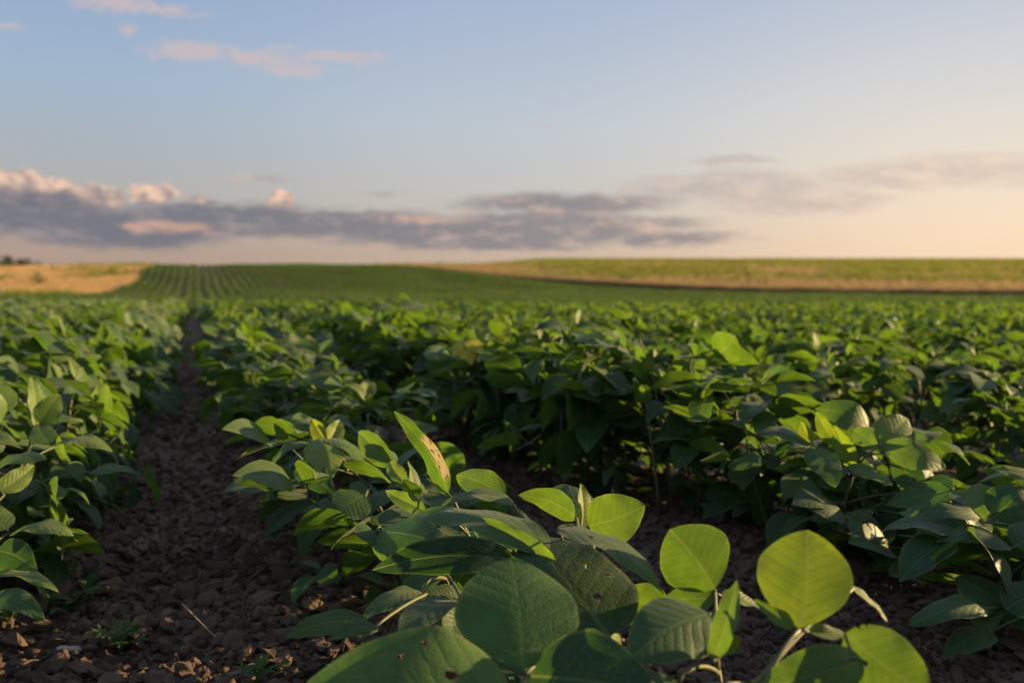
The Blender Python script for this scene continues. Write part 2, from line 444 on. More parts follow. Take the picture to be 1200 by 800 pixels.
# ------------------------------------------------------------------ instanced stuff (one object each)
def stuff(name, pools, label=None):
    """pools: list of (source meshes' objects, [(loc, euler, scale)])"""
    v = []; rot = []; scl = []; pool = []
    for k, (src, pts) in enumerate(pools):
        for p, e, s in pts:
            v.append(tuple(p)); rot += list(e); scl.append(s); pool.append(k)
    me = bpy.data.meshes.new(name); me.from_pydata(v, [], [])
    me.attributes.new('rot', 'FLOAT_VECTOR', 'POINT').data.foreach_set('vector', rot)
    me.attributes.new('scl', 'FLOAT', 'POINT').data.foreach_set('value', scl)
    me.attributes.new('pool', 'INT', 'POINT').data.foreach_set('value', pool)
    o = link(name, me)
    g = bpy.data.node_groups.new(name, 'GeometryNodeTree')
    g.interface.new_socket('Geometry', in_out='INPUT', socket_type='NodeSocketGeometry')
    g.interface.new_socket('Geometry', in_out='OUTPUT', socket_type='NodeSocketGeometry')
    N, L = g.nodes, g.links
    gi = N.new('NodeGroupInput'); go = N.new('NodeGroupOutput'); jo = N.new('GeometryNodeJoinGeometry')
    def attr(nm, ty):
        a = N.new('GeometryNodeInputNamedAttribute'); a.data_type = ty; a.inputs[0].default_value = nm
        return next(s for s in a.outputs if s.enabled and s.name == 'Attribute')
    er = N.new('FunctionNodeEulerToRotation'); L.new(attr('rot', 'FLOAT_VECTOR'), er.inputs[0])
    for k, (src, pts) in enumerate(pools):
        ti = N.new('GeometryNodeGeometryToInstance')
        for so in src:
            oi = N.new('GeometryNodeObjectInfo'); oi.inputs['Object'].default_value = so; oi.inputs['As Instance'].default_value = False
            L.new(oi.outputs['Geometry'], ti.inputs[0])
        cmp_ = N.new('FunctionNodeCompare'); cmp_.data_type = 'INT'; cmp_.operation = 'EQUAL'
        ins = [s for s in cmp_.inputs if s.enabled]
        L.new(attr('pool', 'INT'), ins[0]); ins[1].default_value = k
        ip = N.new('GeometryNodeInstanceOnPoints'); ip.inputs['Pick Instance'].default_value = True
        L.new(gi.outputs[0], ip.inputs['Points']); L.new(cmp_.outputs[0], ip.inputs['Selection']); L.new(ti.outputs[0], ip.inputs['Instance'])
        rv = N.new('FunctionNodeRandomValue'); rv.data_type = 'INT'
        ri = [s for s in rv.inputs if s.enabled]; ri[0].default_value = 0; ri[1].default_value = len(src) - 1
        L.new([s for s in rv.outputs if s.enabled][0], ip.inputs['Instance Index'])
        L.new(er.outputs[0], ip.inputs['Rotation']); L.new(attr('scl', 'FLOAT'), ip.inputs['Scale'])
        L.new(ip.outputs[0], jo.inputs[0])
    L.new(jo.outputs[0], go.inputs[0])
    md = o.modifiers.new('scatter', 'NODES'); md.node_group = g
    return tag(o, kind='stuff', label=label)

def source(mb, name, mat):       # a mesh the scatter copies; not placed in the scene itself
    return bpy.data.objects.new(name, mb.mesh(name, mat))

# ------------------------------------------------------------------ soybean leaves and plants (generic)
def trifoliate(rnd, young=False, res=(9, 6), pet=True, size=1.0):
    mb = MB()
    p = rnd.uniform(.06, .145) * (.4 if young else 1)
    phi = rad(rnd.uniform(55, 80) if young else rnd.uniform(22, 58))
    end = Vector((rnd.uniform(-.01, .01), p * math.cos(phi), p * math.sin(phi)))
    yel = rnd.uniform(.34, .60) if young else rnd.uniform(.05, .42)
    if pet: tube(mb, bez((0, 0, 0), (0, p * math.cos(phi) * .35, p * math.sin(phi) * .75), end, 5), .0016, .0011, 5, (.3, .5, .1))
    pitch = rad(rnd.uniform(20, 70) if young else rnd.uniform(-48, 12))
    for k, (yaw, off) in enumerate(((0, .02), (rnd.uniform(58, 82), .003), (-rnd.uniform(58, 82), .003))):
        L = rnd.uniform(.072, .104) * size * (.62 if young else 1) * (1.08 if k == 0 else 1)
        W = L * rnd.uniform(.58, .76) * (.8 if young else 1)
        ya = rad(yaw + rnd.uniform(-10, 10)) * (.6 if young else 1)
        pi_ = pitch * (1 if k == 0 else .7) + rad(rnd.uniform(-24, 24))
        roll = rad(rnd.uniform(-40, 40)) + (0 if k == 0 else math.copysign(rad(rnd.uniform(0, 22)), -yaw))
        M = Matrix.Translation(end) @ Matrix.Rotation(ya, 4, 'Z') @ Matrix.Rotation(pi_, 4, 'X') @ Matrix.Rotation(roll, 4, 'Y')
        if pet: tube(mb, [end, M @ Vector((0, off, 0))], .001, .0009, 4, (.3, .5, .1))
        M = M @ Matrix.Translation((0, off, 0))
        leaflet(mb, M, L, W, bend=rnd.uniform(.02, .16), fold=rnd.uniform(.35, .9) if young else rnd.uniform(0, .45), nu=res[0], nv=res[1],
                tone=(min(1, max(0, yel + rnd.uniform(-.08, .08))), rnd.uniform(.35, .68), 0), rnd=rnd, wav=rnd.uniform(.008, .028), twist=rnd.uniform(-.4, .4))
    return mb

rv = random.Random(5)
HI = [trifoliate(rv) for _ in range(16)]; HIY = [trifoliate(rv, True) for _ in range(8)]
rv = random.Random(6)
LO = [trifoliate(rv, res=(5, 4)) for _ in range(16)]; LOY = [trifoliate(rv, True, (5, 4)) for _ in range(8)]
HI_ME = [m.mesh('leaf', LEAF) for m in HI]; HIY_ME = [m.mesh('leaf', LEAF) for m in HIY]

def plant_layout(rnd, h, nodes=7, top=True, spread=1.0, helio=(.0, .55)):
    """stem polyline and [(young?, variant, matrix)] of one plant"""
    lean = Vector((rnd.uniform(-.05, .05), rnd.uniform(-.05, .05), 0)) * spread
    pts = [Vector((0, 0, -.02)), Vector((0, 0, h * .3)) + lean * .2, Vector((0, 0, h * .65)) + lean * .6, Vector((0, 0, h)) + lean]
    az = rnd.uniform(0, 6.28); leaves = []
    for k in range(nodes):
        f = .16 + .84 * k / (nodes - 1)
        i = min(2, int(f * 3)); q = pts[i].lerp(pts[i+1], f * 3 - i)
        az += math.pi + rnd.uniform(-.9, .9)
        young = top and (k == nodes - 1 or (k == nodes - 2 and rnd.random() < .35))
        s = (.60 + .38 * min(1, k / 2.2)) * rnd.uniform(.88, 1.12)
        if young: s = rnd.uniform(.75, 1.15)
        M = Matrix.Translation(q) @ Matrix.Rotation(az, 4, 'Z') @ Matrix.Rotation(rad(rnd.uniform(-14, 10) - 16 * (1 - f)), 4, 'X') @ Matrix.Scale(s, 4)
        nz = M.to_3x3().col[2].normalized()          # leaves turn their faces part of the way to the sun
        top_z = (Matrix.Translation(q) @ Matrix.Rotation(nz.angle(SUNDIR) * .3, 4, nz.cross(SUNDIR)) @ Matrix.Translation(-q) @ M @ Vector((0, .16, .09))).z
        Rm = Matrix.Identity(4) if top_z > h + (.07 if helio[0] == 0 else .10) else Matrix.Rotation(nz.angle(SUNDIR) * rnd.uniform(*helio) * (.5 + .5 * f), 4, nz.cross(SUNDIR))
        M = Matrix.Translation(q) @ Rm @ Matrix.Translation(-q) @ M
        leaves.append((young, rnd.randrange(8 if young else 16), M))
    return pts, leaves

def stem_mb(pts):
    mb = MB(); tube(mb, pts, .0032, .0018, 6, (.3, .5, .25)); return mb

rp = random.Random(21)
TPL = []
for k in range(24):
    h = rp.uniform(.17, .235); lay = plant_layout(rp, h, rp.randint(10, 12), helio=(0, .55) if k < 12 else (.35, .95))
    fo = MB()
    for yg, vi, M in lay[1]: fo.merge((HIY if yg else HI)[vi], M)
    TPL.append((stem_mb(lay[0]).mesh('stem', STEM), fo.mesh('foliage', LEAF)))
MID = []
for k in range(20):
    h = rp.uniform(.17, .235); lay = plant_layout(rp, h, rp.randint(10, 12), helio=(0, .55) if k < 10 else (.35, .95)); fo = MB()
    for yg, vi, M in lay[1]: fo.merge((LOY if yg else LO)[vi], M)
    MID.append(source(fo, 'plant_source', LEAF))
FAR = []
for k in range(10):                      # half a metre of row, simple leaves, for the hill
    fo = MB()
    for j in range(84):
        a = rp.uniform(0, 6.28); hh = rp.uniform(.05, .30) ; wd = .22 * math.sqrt(max(.1, 1 - (hh/.36)**2))
        o = Vector((rp.uniform(-wd, wd), rp.uniform(-.3, .3), hh))
        M = Matrix.Translation(o) @ Matrix.Rotation(a, 4, 'Z') @ Matrix.Rotation(rad(rp.uniform(-35, 40)), 4, 'X') @ Matrix.Rotation(rad(rp.uniform(-35, 35)), 4, 'Y')
        L = rp.uniform(.07, .105)
        leaflet(fo, M, L, L * .7, .1, .2, 3, 2, (rp.uniform(.15, .5) + (.12 if hh > .25 else 0), rp.uniform(.18, .52), 0), rp)
    FAR.append(source(fo, 'row_source', LEAF))

# ------------------------------------------------------------------ where the plants stand
def view_px(p):
    q = Vector(p) - CAM; d = q.dot(fwd)
    if d < .1: return None
    return 600 + FPX * q.dot(rightH) / d, 400 - FPX * q.dot(upv) / d, d

rs_ = random.Random(77)
cand = []
for k in range(-45, 70):
    x0 = (k + .5) * .7; y = -3 + rs_.uniform(0, .1)
    while y < 40:
        x = x0 + rs_.gauss(0, .022) + (-abs(rs_.gauss(.02, .07)) if k == 1 and y > 1.7 else rs_.gauss(0, .02) if k > 1 else rs_.uniform(-.19, .05) * smooth(1.9, 2.8, y) if k == 0 else rs_.uniform(-.04, .09) if k == -1 else rs_.gauss(0, .03))
        cand.append((x, y, k))
        if k == 1 and y > 1.75 and rs_.random() < .85: cand.append((x0 - rs_.uniform(.08, .30), y + .03, k))
        y += rs_.uniform(.065, .115)
obj_pts, mid_pts = [], []
def hero_zone(x, y, k):
    if k == 0 and .42 < y < 1.92: return True
    if k == 1 and y < 1.62: return True
    if k == -1 and .35 < y < 1.5: return True
    return False
for x, y, k in cand:
    u = x * rightH.x + y * rightH.y; d = x * fwdH.x + y * fwdH.y; r = math.hypot(x, y)
    if hero_zone(x, y, k) and y > -.2: continue
    v_ = view_px((x, y, .2))
    vis = v_ is not None and -75 / max(.5, v_[2]) < v_[0] < 1200 + 75 / max(.5, v_[2])
    if r > 24.5: continue
    if vis: obj_pts.append((d, x, y, k))
    elif (abs(math.degrees(math.atan2(u, d))) < 40 or r < 4): mid_pts.append((x, y))
obj_pts.sort()
N_HERO = 29
NOBJ = 300 - N_HERO
for d, x, y, k in obj_pts[NOBJ:]: mid_pts.append((x, y))
obj_pts = obj_pts[:NOBJ]

ROWLAB = {-1: ('leafy soybean plant in the sunlit row left of the bare soil path', 'plants of the row left of the soil path'),
          0: ('leafy soybean plant in the row right of the bare soil path', 'plants of the row right of the soil path'),
          1: ('tall leafy soybean plant in the dense shaded row behind the chewed upright leaf', 'plants of the dense shaded row'),
          -2: ('soybean plant in the second row left of the soil path', 'plants of the second row left of the path')}
def rowlab(k):
    if k in ROWLAB: return ROWLAB[k]
    if k < -2: return ('soybean plant in the rows beyond the sunlit row left of the path', 'plants of the outer left rows')
    n = {2: 'first', 3: 'second', 4: 'third', 5: 'fourth', 6: 'fifth', 7: 'sixth'}.get(k, 'outer')
    return ('soybean plant in the %s row behind the dense shaded row' % n, 'plants of the %s row behind the shaded row' % n)

rq = random.Random(99)
def place_generic(x, y, k, i, parts):
    z = ground_z(x, y)
    r = Vector((x, y, z)); e = link('soybean_plant', None)
    e.empty_display_size = .05
    e.location = r; e.rotation_euler = (0, 0, rq.uniform(-.45, .45))
    s = rq.uniform(.9, 1.12) * ((.86 if y < 2.6 else 1.06) if k == -1 else .92 if k > 1 else 1.12 if k == 1 and y < 6 else 1)
    if k == 0: s *= .80 + .2 * smooth(1.8, 4.0, y)
    e.scale = (s, s, s)
    lb, gr = rowlab(k); tag(e, lb, 'plant', gr)
    if parts:
        pts, lv = plant_layout(rq, rq.uniform(.19, .25), rq.randint(9, 11), helio=(.35, .95) if k < 0 else (0, .55))
        stem_mb(pts).build('stem', STEM, e)
        for yg, vi, M in lv: link('leaf', (HIY_ME if yg else HI_ME)[vi], e, M)
    else:
        t = TPL[rq.randrange(12) + (12 if k < 0 or rq.random() < .2 else 0)]
        link('stem', t[0], e); link('foliage', t[1], e)
    return e
for i, (d, x, y, k) in enumerate(obj_pts): place_generic(x, y, k, i, i < 60)

mids = [((x, y, ground_z(x, y)), (rs_.uniform(-.08, .08), rs_.uniform(-.08, .08), rs_.uniform(-.45, .45)), rs_.uniform(.88, 1.14) * (.92 if x > 1.45 else 1)) for x, y in mid_pts]
fars = []
for k in range(-75, 110):
    x0 = (k + .5) * .7; y = 15.
    while y < 190:
        x = x0 + rs_.gauss(0, .025) + (-.08 if k == 0 else .05 if k == -1 else 0) + .13 * noise.noise(Vector((y * .06, 4.2, 0))) ; y += rs_.uniform(.36, .44)
        u = x * rightH.x + y * rightH.y; d = x * fwdH.x + y * fwdH.y
        if math.hypot(x, y) < 24.5 or d < 5 or abs(math.degrees(math.atan2(u, d))) > 36: continue
        if d > 118 * FS or in_right(u, d + 1.0) or in_left(u - .5, d + .6): continue
        fars.append(((x, y, ground_z(x, y)), (0, 0, rs_.choice((0, math.pi)) + rs_.uniform(-.08, .08)), rs_.uniform(.85, 1.12) * (1 + + .34 * noise.noise(Vector((x * .22, y * .09, 1))))))
stuff('soybean_plants', [(MID[:10], [q for q in mids if q[0][0] > 0]), (MID[10:], [q for q in mids if q[0][0] <= 0]), (FAR, fars)], 'the rest of the green soybean crop filling the field to the hilltop')

# ------------------------------------------------------------------ hero plants
def cdir(r, u, c): return (rightH * r + Vector((0, 0, 1)) * u - fwdH * c).normalized()
N_UP, N_CAM = (0, 1, .25), (0, .45, 1)
hero_count = 0
rh = random.Random(3)
def hero(label, base, top, leaves, fill=5, hfill=.16, fscale=.8, group=None, extra=0, name='soybean_plant'):
    """base=(x,y) of the stem, top = point of its tip, leaves=[(junction or None, [leaflet specs])]
    leaflet: (bx,by,bZ, tx,ty,tZ, width px, normal(r,u,c), bend, fold, yellow, value)"""
    global hero_count; hero_count += 1
    bz = ground_z(*base)
    e = link(name, None); e.empty_display_size = .05; e.location = (base[0], base[1], bz)
    tag(e, label, 'plant', group)
    O = Vector((base[0], base[1], bz)); topl = Vector(top) - O
    pts = [Vector((0, 0, -.02)), Vector((topl.x * .12, topl.y * .12, topl.z * .35)), Vector((topl.x * .45, topl.y * .45, topl.z * .7)), topl]
    stem_mb(pts).build('stem', STEM, e)
    for J, lf in leaves:
        j = (at(*J) if J else at(*lf[0][:3])) - O
        f = max(.25, min(.97, (j.z - .035) / max(.05, topl.z)))
        i = min(2, int(f * 3)); node = pts[i].lerp(pts[min(3, i+1)], f * 3 - i)
        mb = MB(); mid_ = node.lerp(j, .5) + Vector((0, 0, .012))
        tube(mb, bez(node, mid_, j, 7), .0021, .0015, 7, (.3, .5, .1))
        for sp in lf:
            b = at(*sp[:3]) - O
            if (b - j).length > .002: tube(mb, [j, b], .0013, .0011, 5, (.3, .5, .1))
        lo = mb.build('leaf', STEM, e)
        for sp in lf:
            b = at(*sp[:3]) - O; tip = at(*sp[3:6]) - O
            w = sp[6] / FPX * (sp[2] + sp[5]) / 2
            m2 = MB()
            leaflet(m2, frame(b, tip - b, cdir(*sp[7])), (tip - b).length, w, sp[8], sp[9], 30, 14, (sp[10], sp[11], 0), rh, wav=.020, cup=.06, rag=.35, a=sp[12] if len(sp) > 12 and sp[12] else None, b=.68)
            q = m2.build('leaflet', (LEAF, CHEW, PIERCED)[sp[13] if len(sp) > 13 else 0], lo)
            if len(sp) > 13 and sp[13] == 1: q['label'] = 'upright narrow leaflet with a papery tan patch chewed into holes'
    if fill:
        pts2, lv = plant_layout(rh, hfill, max(3, fill), top=False)
        for yg, vi, M in lv[:fill]:
            link('leaf', HI_ME[vi], e, M @ Matrix.Scale(fscale, 4))
    return e

UPC = (0, .9, .5)
# --- the big plant in front
hero('big soybean plant with broad dark leaves at the bottom middle of the photo', (.30, .82), at(690, 715, .86), [
    ((615, 790, .735), [(613, 783, .735, 598, 653, .795, 148, (.22, .5, .95), .05, -.03, .22, .74, .94),
                        (622, 792, .735, 770, 812, .70, 128, (.1, .8, .7), .10, .10, .08, .34, .74),
                        (600, 830, .70, 352, 808, .70, 165, (0, .9, .6), .10, .05, .34, .82, .72, 2)]),
    ((716, 752, .82), [(716, 748, .82, 622, 628, .92, 150, (.35, .5, .9), .06, -.05, .12, .36, .74, 2)]),
    ((640, 652, .92), [(643, 641, .90, 484, 604, .98, 66, (.30, 1, .42), .09, -.16, .28, .66, .66), (650, 658, .885, 566, 606, .93, 20, (-.15, .35, 1), .02, .1, .50, .62, .66)]),
    ((662, 640, .93), [(654, 618, .885, 778, 694, .845, 62, (.80, .75, .40), .13, -.05, .20, .60, .68, 2)]),
    ((682, 622, .99), [(682, 619, .99, 680, 566, 1.0, 27, (.7, .0, .7), .02, .5, .66, .6, .72),
                       (690, 616, .99, 756, 592, .98, 62, (-.35, .3, 1), .05, .10, .52, .6, .70)]),
    ((676, 607, 1.03), [(674, 605, 1.03, 608, 580, 1.07, 34, (.1, .2, -1), .10, .25, .42, .5, .70)]),
    ((700, 600, 1.08), [(697, 602, 1.08, 630, 578, 1.12, 46, (-.2, .9, .3), .16, .0, .18, .5, .70)]),
    ((592, 580, 1.10), [(592, 580, 1.10, 535, 558, 1.15, 36, (-.15, .5, .8), .12, .10, .46, .55, .70),
                        (602, 590, 1.06, 518, 592, 1.06, 34, (.2, 1, .2), .14, .1, .36, .55, .70)]),
    ((785, 712, .93), [(782, 708, .93, 722, 700, .95, 46, (0, .4, 1), .05, .1, .56, .6, .72)]),
    ((730, 750, .80), [(728, 752, .80, 700, 790, .76, 40, (.7, .2, .6), .05, .3, .62, .5, .70)]),
], fill=5, hfill=.09, fscale=.62)
# --- chewed leaf plant just behind
hero('soybean plant with one chewed narrow leaf standing upright', (.34, 1.12), at(530, 590, 1.17), [
    ((526, 580, 1.17), [(525, 577, 1.17, 462, 482, 1.22, 30, (-.70, .15, .65), -.03, .15, .36, .60, .62, 1),
                        (522, 578, 1.17, 500, 560, 1.19, 11, (.4, .6, .6), .0, .5, .62, .5, .7)]),
    ((500, 600, 1.15), [(498, 598, 1.15, 452, 575, 1.20, 20, (-.5, .5, .6), .02, .5, .52, .5)]),
    ((605, 656, 1.02), [(602, 655, 1.02, 436, 668, 1.03, 46, (-.05, .5, .8), .14, .12, .03, .22, .70)]),
], fill=4, hfill=.10, fscale=.7)
hero('soybean plant whose bluish crinkled leaf hides its stems, left of the big front plant', (.30, 1.05), at(470, 615, 1.13), [
    ((441, 621, 1.12), [(443, 624, 1.12, 524, 640, 1.06, 66, (.05, .8, .65), .08, -.12, .06, .62, .72),
                        (446, 615, 1.13, 494, 596, 1.19, 34, (0, .8, .5), .06, .0, .12, .55, .72),
                        (440, 624, 1.12, 416, 626, 1.10, 36, (-.3, .6, .8), .05, .0, .22, .55, .72),
                        (441, 628, 1.12, 470, 655, 1.05, 30, (-.1, .2, 1), .05, .0, .36, .55, .72)]),
    ((492, 692, .98), [(490, 691, .98, 424, 728, .92, 40, (-.3, .8, .5), .10, .1, .28, .45)]),
    ((438, 735, .90), [(432, 730, .90, 335, 746, .88, 36, (-.2, .75, .6), .13, .05, .32, .50),
                       (442, 735, .90, 386, 750, .86, 26, (-.1, .7, .8), .12, .05, .30, .48)]),
    ((540, 700, .93), [(536, 702, .93, 470, 752, .84, 60, (-.2, .9, .4), .1, .1, .12, .36)]),
], fill=5, hfill=.09, fscale=.62)
# --- yellow tipped plant, left middle
hero('soybean plant topped by a small yellow heart of young leaves', (.315, 1.62), at(388, 528, 1.62), [
    ((384, 524, 1.62), [(384, 520, 1.62, 365, 491, 1.65, 20, (-.3, .3, 1), .02, .5, .72, .6), (385, 519, 1.62, 398, 492, 1.65, 22, (.3, .3, 1), .02, .5, .66, .6)]),
    ((375, 516, 1.60), [(373, 514, 1.60, 388, 562, 1.52, 46, (.1, .6, .8), .12, -.3, .62, .62, .66), (382, 514, 1.60, 428, 548, 1.56, 26, (.4, .9, .3), .14, -.1, .34, .6),
                        (364, 519, 1.60, 315, 552, 1.58, 24, (-.4, .8, .3), .22, .0, .16, .55)]),
    ((345, 512, 1.66), [(338, 509, 1.66, 294, 500, 1.68, 30, (-.1, .5, -.9), .12, .1, .40, .5), (350, 512, 1.66, 318, 512, 1.62, 14, (0, 1, .2), .1, .1, .2, .4)]),
    ((428, 582, 1.46), [(427, 580, 1.46, 392, 608, 1.42, 48, (-.1, .45, 1), .06, .05, .26, .58)]),
    ((405, 552, 1.5), [(402, 546, 1.50, 458, 565, 1.48, 32, (.1, .7, -.6), .12, .1, .36, .45)]),
    ((350, 545, 1.58), [(352, 540, 1.58, 392, 580, 1.5, 34, (-.1, .6, .8), .1, .05, .14, .5)]),
], fill=4, hfill=.09)
hero('soybean plant with folded bright young leaves between the yellow heart and the chewed leaf', (.34, 1.42), at(455, 545, 1.42), [
    ((462, 548, 1.40), [(460, 545, 1.40, 420, 506, 1.46, 30, (-.6, .4, .8), .05, .45, .46, .58), (462, 542, 1.40, 440, 518, 1.44, 20, (.8, .2, .6), .05, .4, .58, .58)]),
    ((476, 568, 1.36), [(474, 565, 1.36, 456, 540, 1.40, 20, (.2, .3, 1), .04, .3, .62, .6), (478, 562, 1.36, 500, 580, 1.3, 14, (.6, .5, .5), .04, .4, .5, .6)]),
    ((490, 585, 1.32), [(486, 582, 1.32, 478, 540, 1.34, 18, (.8, .2, .5), .04, .4, .5, .55), (488, 584, 1.32, 472, 562, 1.3, 22, (-.2, .4, 1), .05, .2, .52, .55)]),
    ((500, 575, 1.38), [(500, 575, 1.38, 455, 570, 1.36, 26, (0, .8, .4), .14, .05, .18, .5)]),
], fill=4, hfill=.10)
# --- yellow translucent plant on the right of the front
hero('soybean plant with a round glowing yellow-green leaf, nearest on the right', (.50, .55), at(868, 800, .70), [
    ((937, 738, .735), [(938, 735, .735, 946, 621, .755, 110, (-.2, .12, 1), .03, .03, .64, .62, 1.06),
                        (948, 740, .735, 992, 744, .74, 22, (.1, .9, .5), .04, .5, .48, .5),
                        (930, 735, .735, 884, 703, .75, 20, (-.4, .8, .5), .04, .5, .48, .5)]),
    ((1000, 770, .70), [(990, 742, .715, 1092, 818, .70, 82, (-.1, .3, 1), .06, .0, .54, .58, .84, 2),
                        (1012, 774, .70, 880, 812, .71, 62, (-.1, .6, .9), .12, .05, .42, .5, .72)]),
    ((1000, 690, .80), [(998, 688, .80, 1040, 728, .80, 18, (.4, .8, .3), .04, .4, .46, .5)]),
    ((830, 800, .70), [(880, 800, .72, 936, 830, .70, 48, (0, .8, .7), .1, .1, .14, .45)]),
], fill=0)
hero('soybean plant with a winged leaf of green and dark halves beside the round yellow leaf', (.41, .70), at(836, 745, .80), [
    ((838, 694, .85), [(838, 690, .85, 785, 620, .87, 88, (-.15, .1, 1), .04, -.1, .46, .56, 1.0),
                       (836, 702, .85, 776, 704, .87, 34, (-.1, .5, .8), .1, .0, .46, .55), (845, 698, .85, 890, 712, .86, 24, (.1, .8, .4), .05, .4, .42, .5)]),
    ((836, 775, .73), [(836, 772, .73, 863, 680, .75, 34, (-.75, .1, .7), .03, .25, .46, .55)]),
    ((830, 740, .76), [(832, 718, .77, 738, 772, .72, 92, (-.05, .8, .7), .06, -.15, .10, .55, .72)]),
    ((842, 760, .76), [(842, 758, .76, 868, 748, .76, 26, (.1, .3, 1), .03, .1, .5, .5)]),
    ((800, 790, .72), [(796, 800, .72, 730, 845, .68, 70, (-.1, .8, .7), .1, .0, .10, .45)]),
], fill=0)
# --- right row, nearest plants
hero('soybean plant with a three-part yellow-lit leaf raised over the shaded row', (1.02, 1.40), at(1003, 548, 1.62), [
    ((1030, 524, 1.62), [(1031, 521, 1.62, 1064, 490, 1.66, 48, (-.1, .35, 1), .05, .05, .56, .6, .70), (1027, 523, 1.62, 1000, 503, 1.66, 32, (-.2, .3, 1), .05, .1, .50, .6), (1034, 522, 1.62, 1108, 548, 1.60, 38, (0, .6, .9), .16, .0, .46, .58)]),
    ((952, 522, 1.62), [(950, 520, 1.62, 886, 508, 1.60, 32, (0, 1, .45), .12, -.1, .14, .6), (950, 525, 1.6, 980, 570, 1.52, 38, (-.05, .6, .9), .08, -.1, .28, .58), (952, 518, 1.62, 938, 494, 1.63, 16, (-.5, .2, .7), .03, .4, .68, .6)]),
    ((985, 524, 1.62), [(982, 522, 1.62, 957, 482, 1.63, 20, (-.6, .2, .7), .03, .4, .62, .6), (1000, 546, 1.60, 977, 498, 1.61, 24, (-.6, .2, .8), .03, .3, .62, .6)]),
    ((994, 546, 1.58), [(994, 546, 1.58, 1046, 568, 1.54, 24, (.1, .8, .6), .06, .1, .44, .5)]),
    ((1076, 578, 1.58), [(1077, 576, 1.58, 1045, 531, 1.62, 34, (-.3, .6, .7), .10, -.1, .26, .55), (1079, 577, 1.58, 1116, 589, 1.56, 18, (.1, .7, .5), .12, .1, .40, .5), (1075, 574, 1.58, 1090, 548, 1.62, 24, (.4, .5, .8), .08, .1, .24, .5)]),
    ((994, 608, 1.52), [(994, 608, 1.52, 1034, 660, 1.48, 28, (.3, .6, .7), .12, .0, .06, .62), (990, 606, 1.52, 952, 598, 1.5, 30, (0, .8, .6), .1, .0, .16, .5)]),
    ((1020, 502, 1.78), [(1018, 502, 1.78, 950, 480, 1.80, 38, (.05, .5, .9), .22, .0, .38, .5)]),
    ((975, 590, 1.56), [(970, 585, 1.56, 930, 592, 1.50, 40, (-.1, .8, .6), .1, .0, .06, .5)]),
], fill=6, hfill=.14)
hero('soybean plant with layered dark leaves cut by the right edge of the photo', (1.13, 1.02), at(1195, 590, 1.38), [
    ((1225, 562, 1.40), [(1225, 562, 1.40, 1158, 548, 1.40, 22, (-.1, .8, .5), .06, .1, .44, .55)]),
    ((1156, 612, 1.34), [(1154, 612, 1.34, 1065, 606, 1.34, 32, (0, .9, .4), .18, .1, .22, .55), (1160, 605, 1.36, 1140, 568, 1.42, 42, (-.4, .1, .9), .05, .1, .46, .55), (1165, 606, 1.36, 1200, 572, 1.38, 52, (.0, .6, .8), .1, -.1, .10, .58)]),
    ((1186, 642, 1.30), [(1184, 640, 1.30, 1098, 634, 1.30, 44, (-.05, 1, .35), .16, -.1, .10, .5), (1182, 645, 1.3, 1092, 655, 1.26, 32, (0, .3, -.9), .12, .1, .36, .5), (1190, 640, 1.3, 1225, 620, 1.34, 50, (0, .8, .6), .1, 0, .08, .5)]),
    ((1176, 712, 1.24), [(1174, 710, 1.24, 1120, 676, 1.28, 52, (.0, .8, .6), .08, -.15, .08, .58), (1156, 712, 1.22, 1064, 733, 1.18, 40, (-.1, .9, .4), .14, -.05, .10, .5), (1180, 714, 1.22, 1225, 690, 1.24, 50, (.1, .8, .5), .1, 0, .06, .5)]),
    ((1160, 740, 1.22), [(1165, 742, 1.22, 1105, 770, 1.18, 36, (-.1, .8, .5), .1, .1, .12, .45)]),
], fill=4, hfill=.10)
hero('soybean plant with one yellowed leaf hanging in the dense shaded row', (.74, 2.68), at(548, 398, 2.74), [
    ((545, 399, 2.66), [(545, 399, 2.64, 552, 428, 2.60, 23, (0, .3, 1), .05, .1, .97, .7), (546, 398, 2.64, 566, 415, 2.60, 18, (.2, .5, 1), .05, .1, .86, .6), (543, 399, 2.64, 531, 418, 2.61, 16, (-.2, .5, 1), .05, .1, .9, .6)]),
    ((562, 412, 2.62), [(562, 412, 2.62, 580, 428, 2.56, 20, (.1, .7, .8), .08, .1, .6, .6)]),
], fill=6, hfill=.15)
# --- left row, nearest leaves
hero('soybean plant with yellow-veined sunlit leaves leaning over the path at the left edge', (-.30, 1.32), at(-5, 590, 1.36), [
    ((10, 625, 1.34), [(16, 624, 1.34, 86, 628, 1.30, 38, (.7, .75, .45), .14, -.05, .50, .62, .66), (8, 620, 1.34, -20, 590, 1.38, 34, (.3, .8, .5), .05, .0, .4, .6)]),
    ((-12, 676, 1.24), [(-12, 674, 1.24, 69, 694, 1.20, 24, (.2, 1, .2), .10, .1, .48, .55)]),
    ((-8, 550, 1.48), [(-10, 548, 1.48, 54, 538, 1.44, 36, (.65, .7, .5), .10, -.05, .46, .62, .70)]),
    ((-20, 710, 1.2), [(-15, 705, 1.2, 52, 726, 1.16, 34, (.2, .8, .6), .15, .0, .2, .5)]),
    ((5, 580, 1.4), [(0, 575, 1.4, 40, 545, 1.45, 26, (.6, .5, .5), .05, .2, .5, .55)]),
    ((0, 650, 1.3), [(-5, 645, 1.3, 44, 668, 1.26, 40, (.1, .5, .9), .08, .1, .2, .5)]),
], fill=4, hfill=.13, fscale=.5)
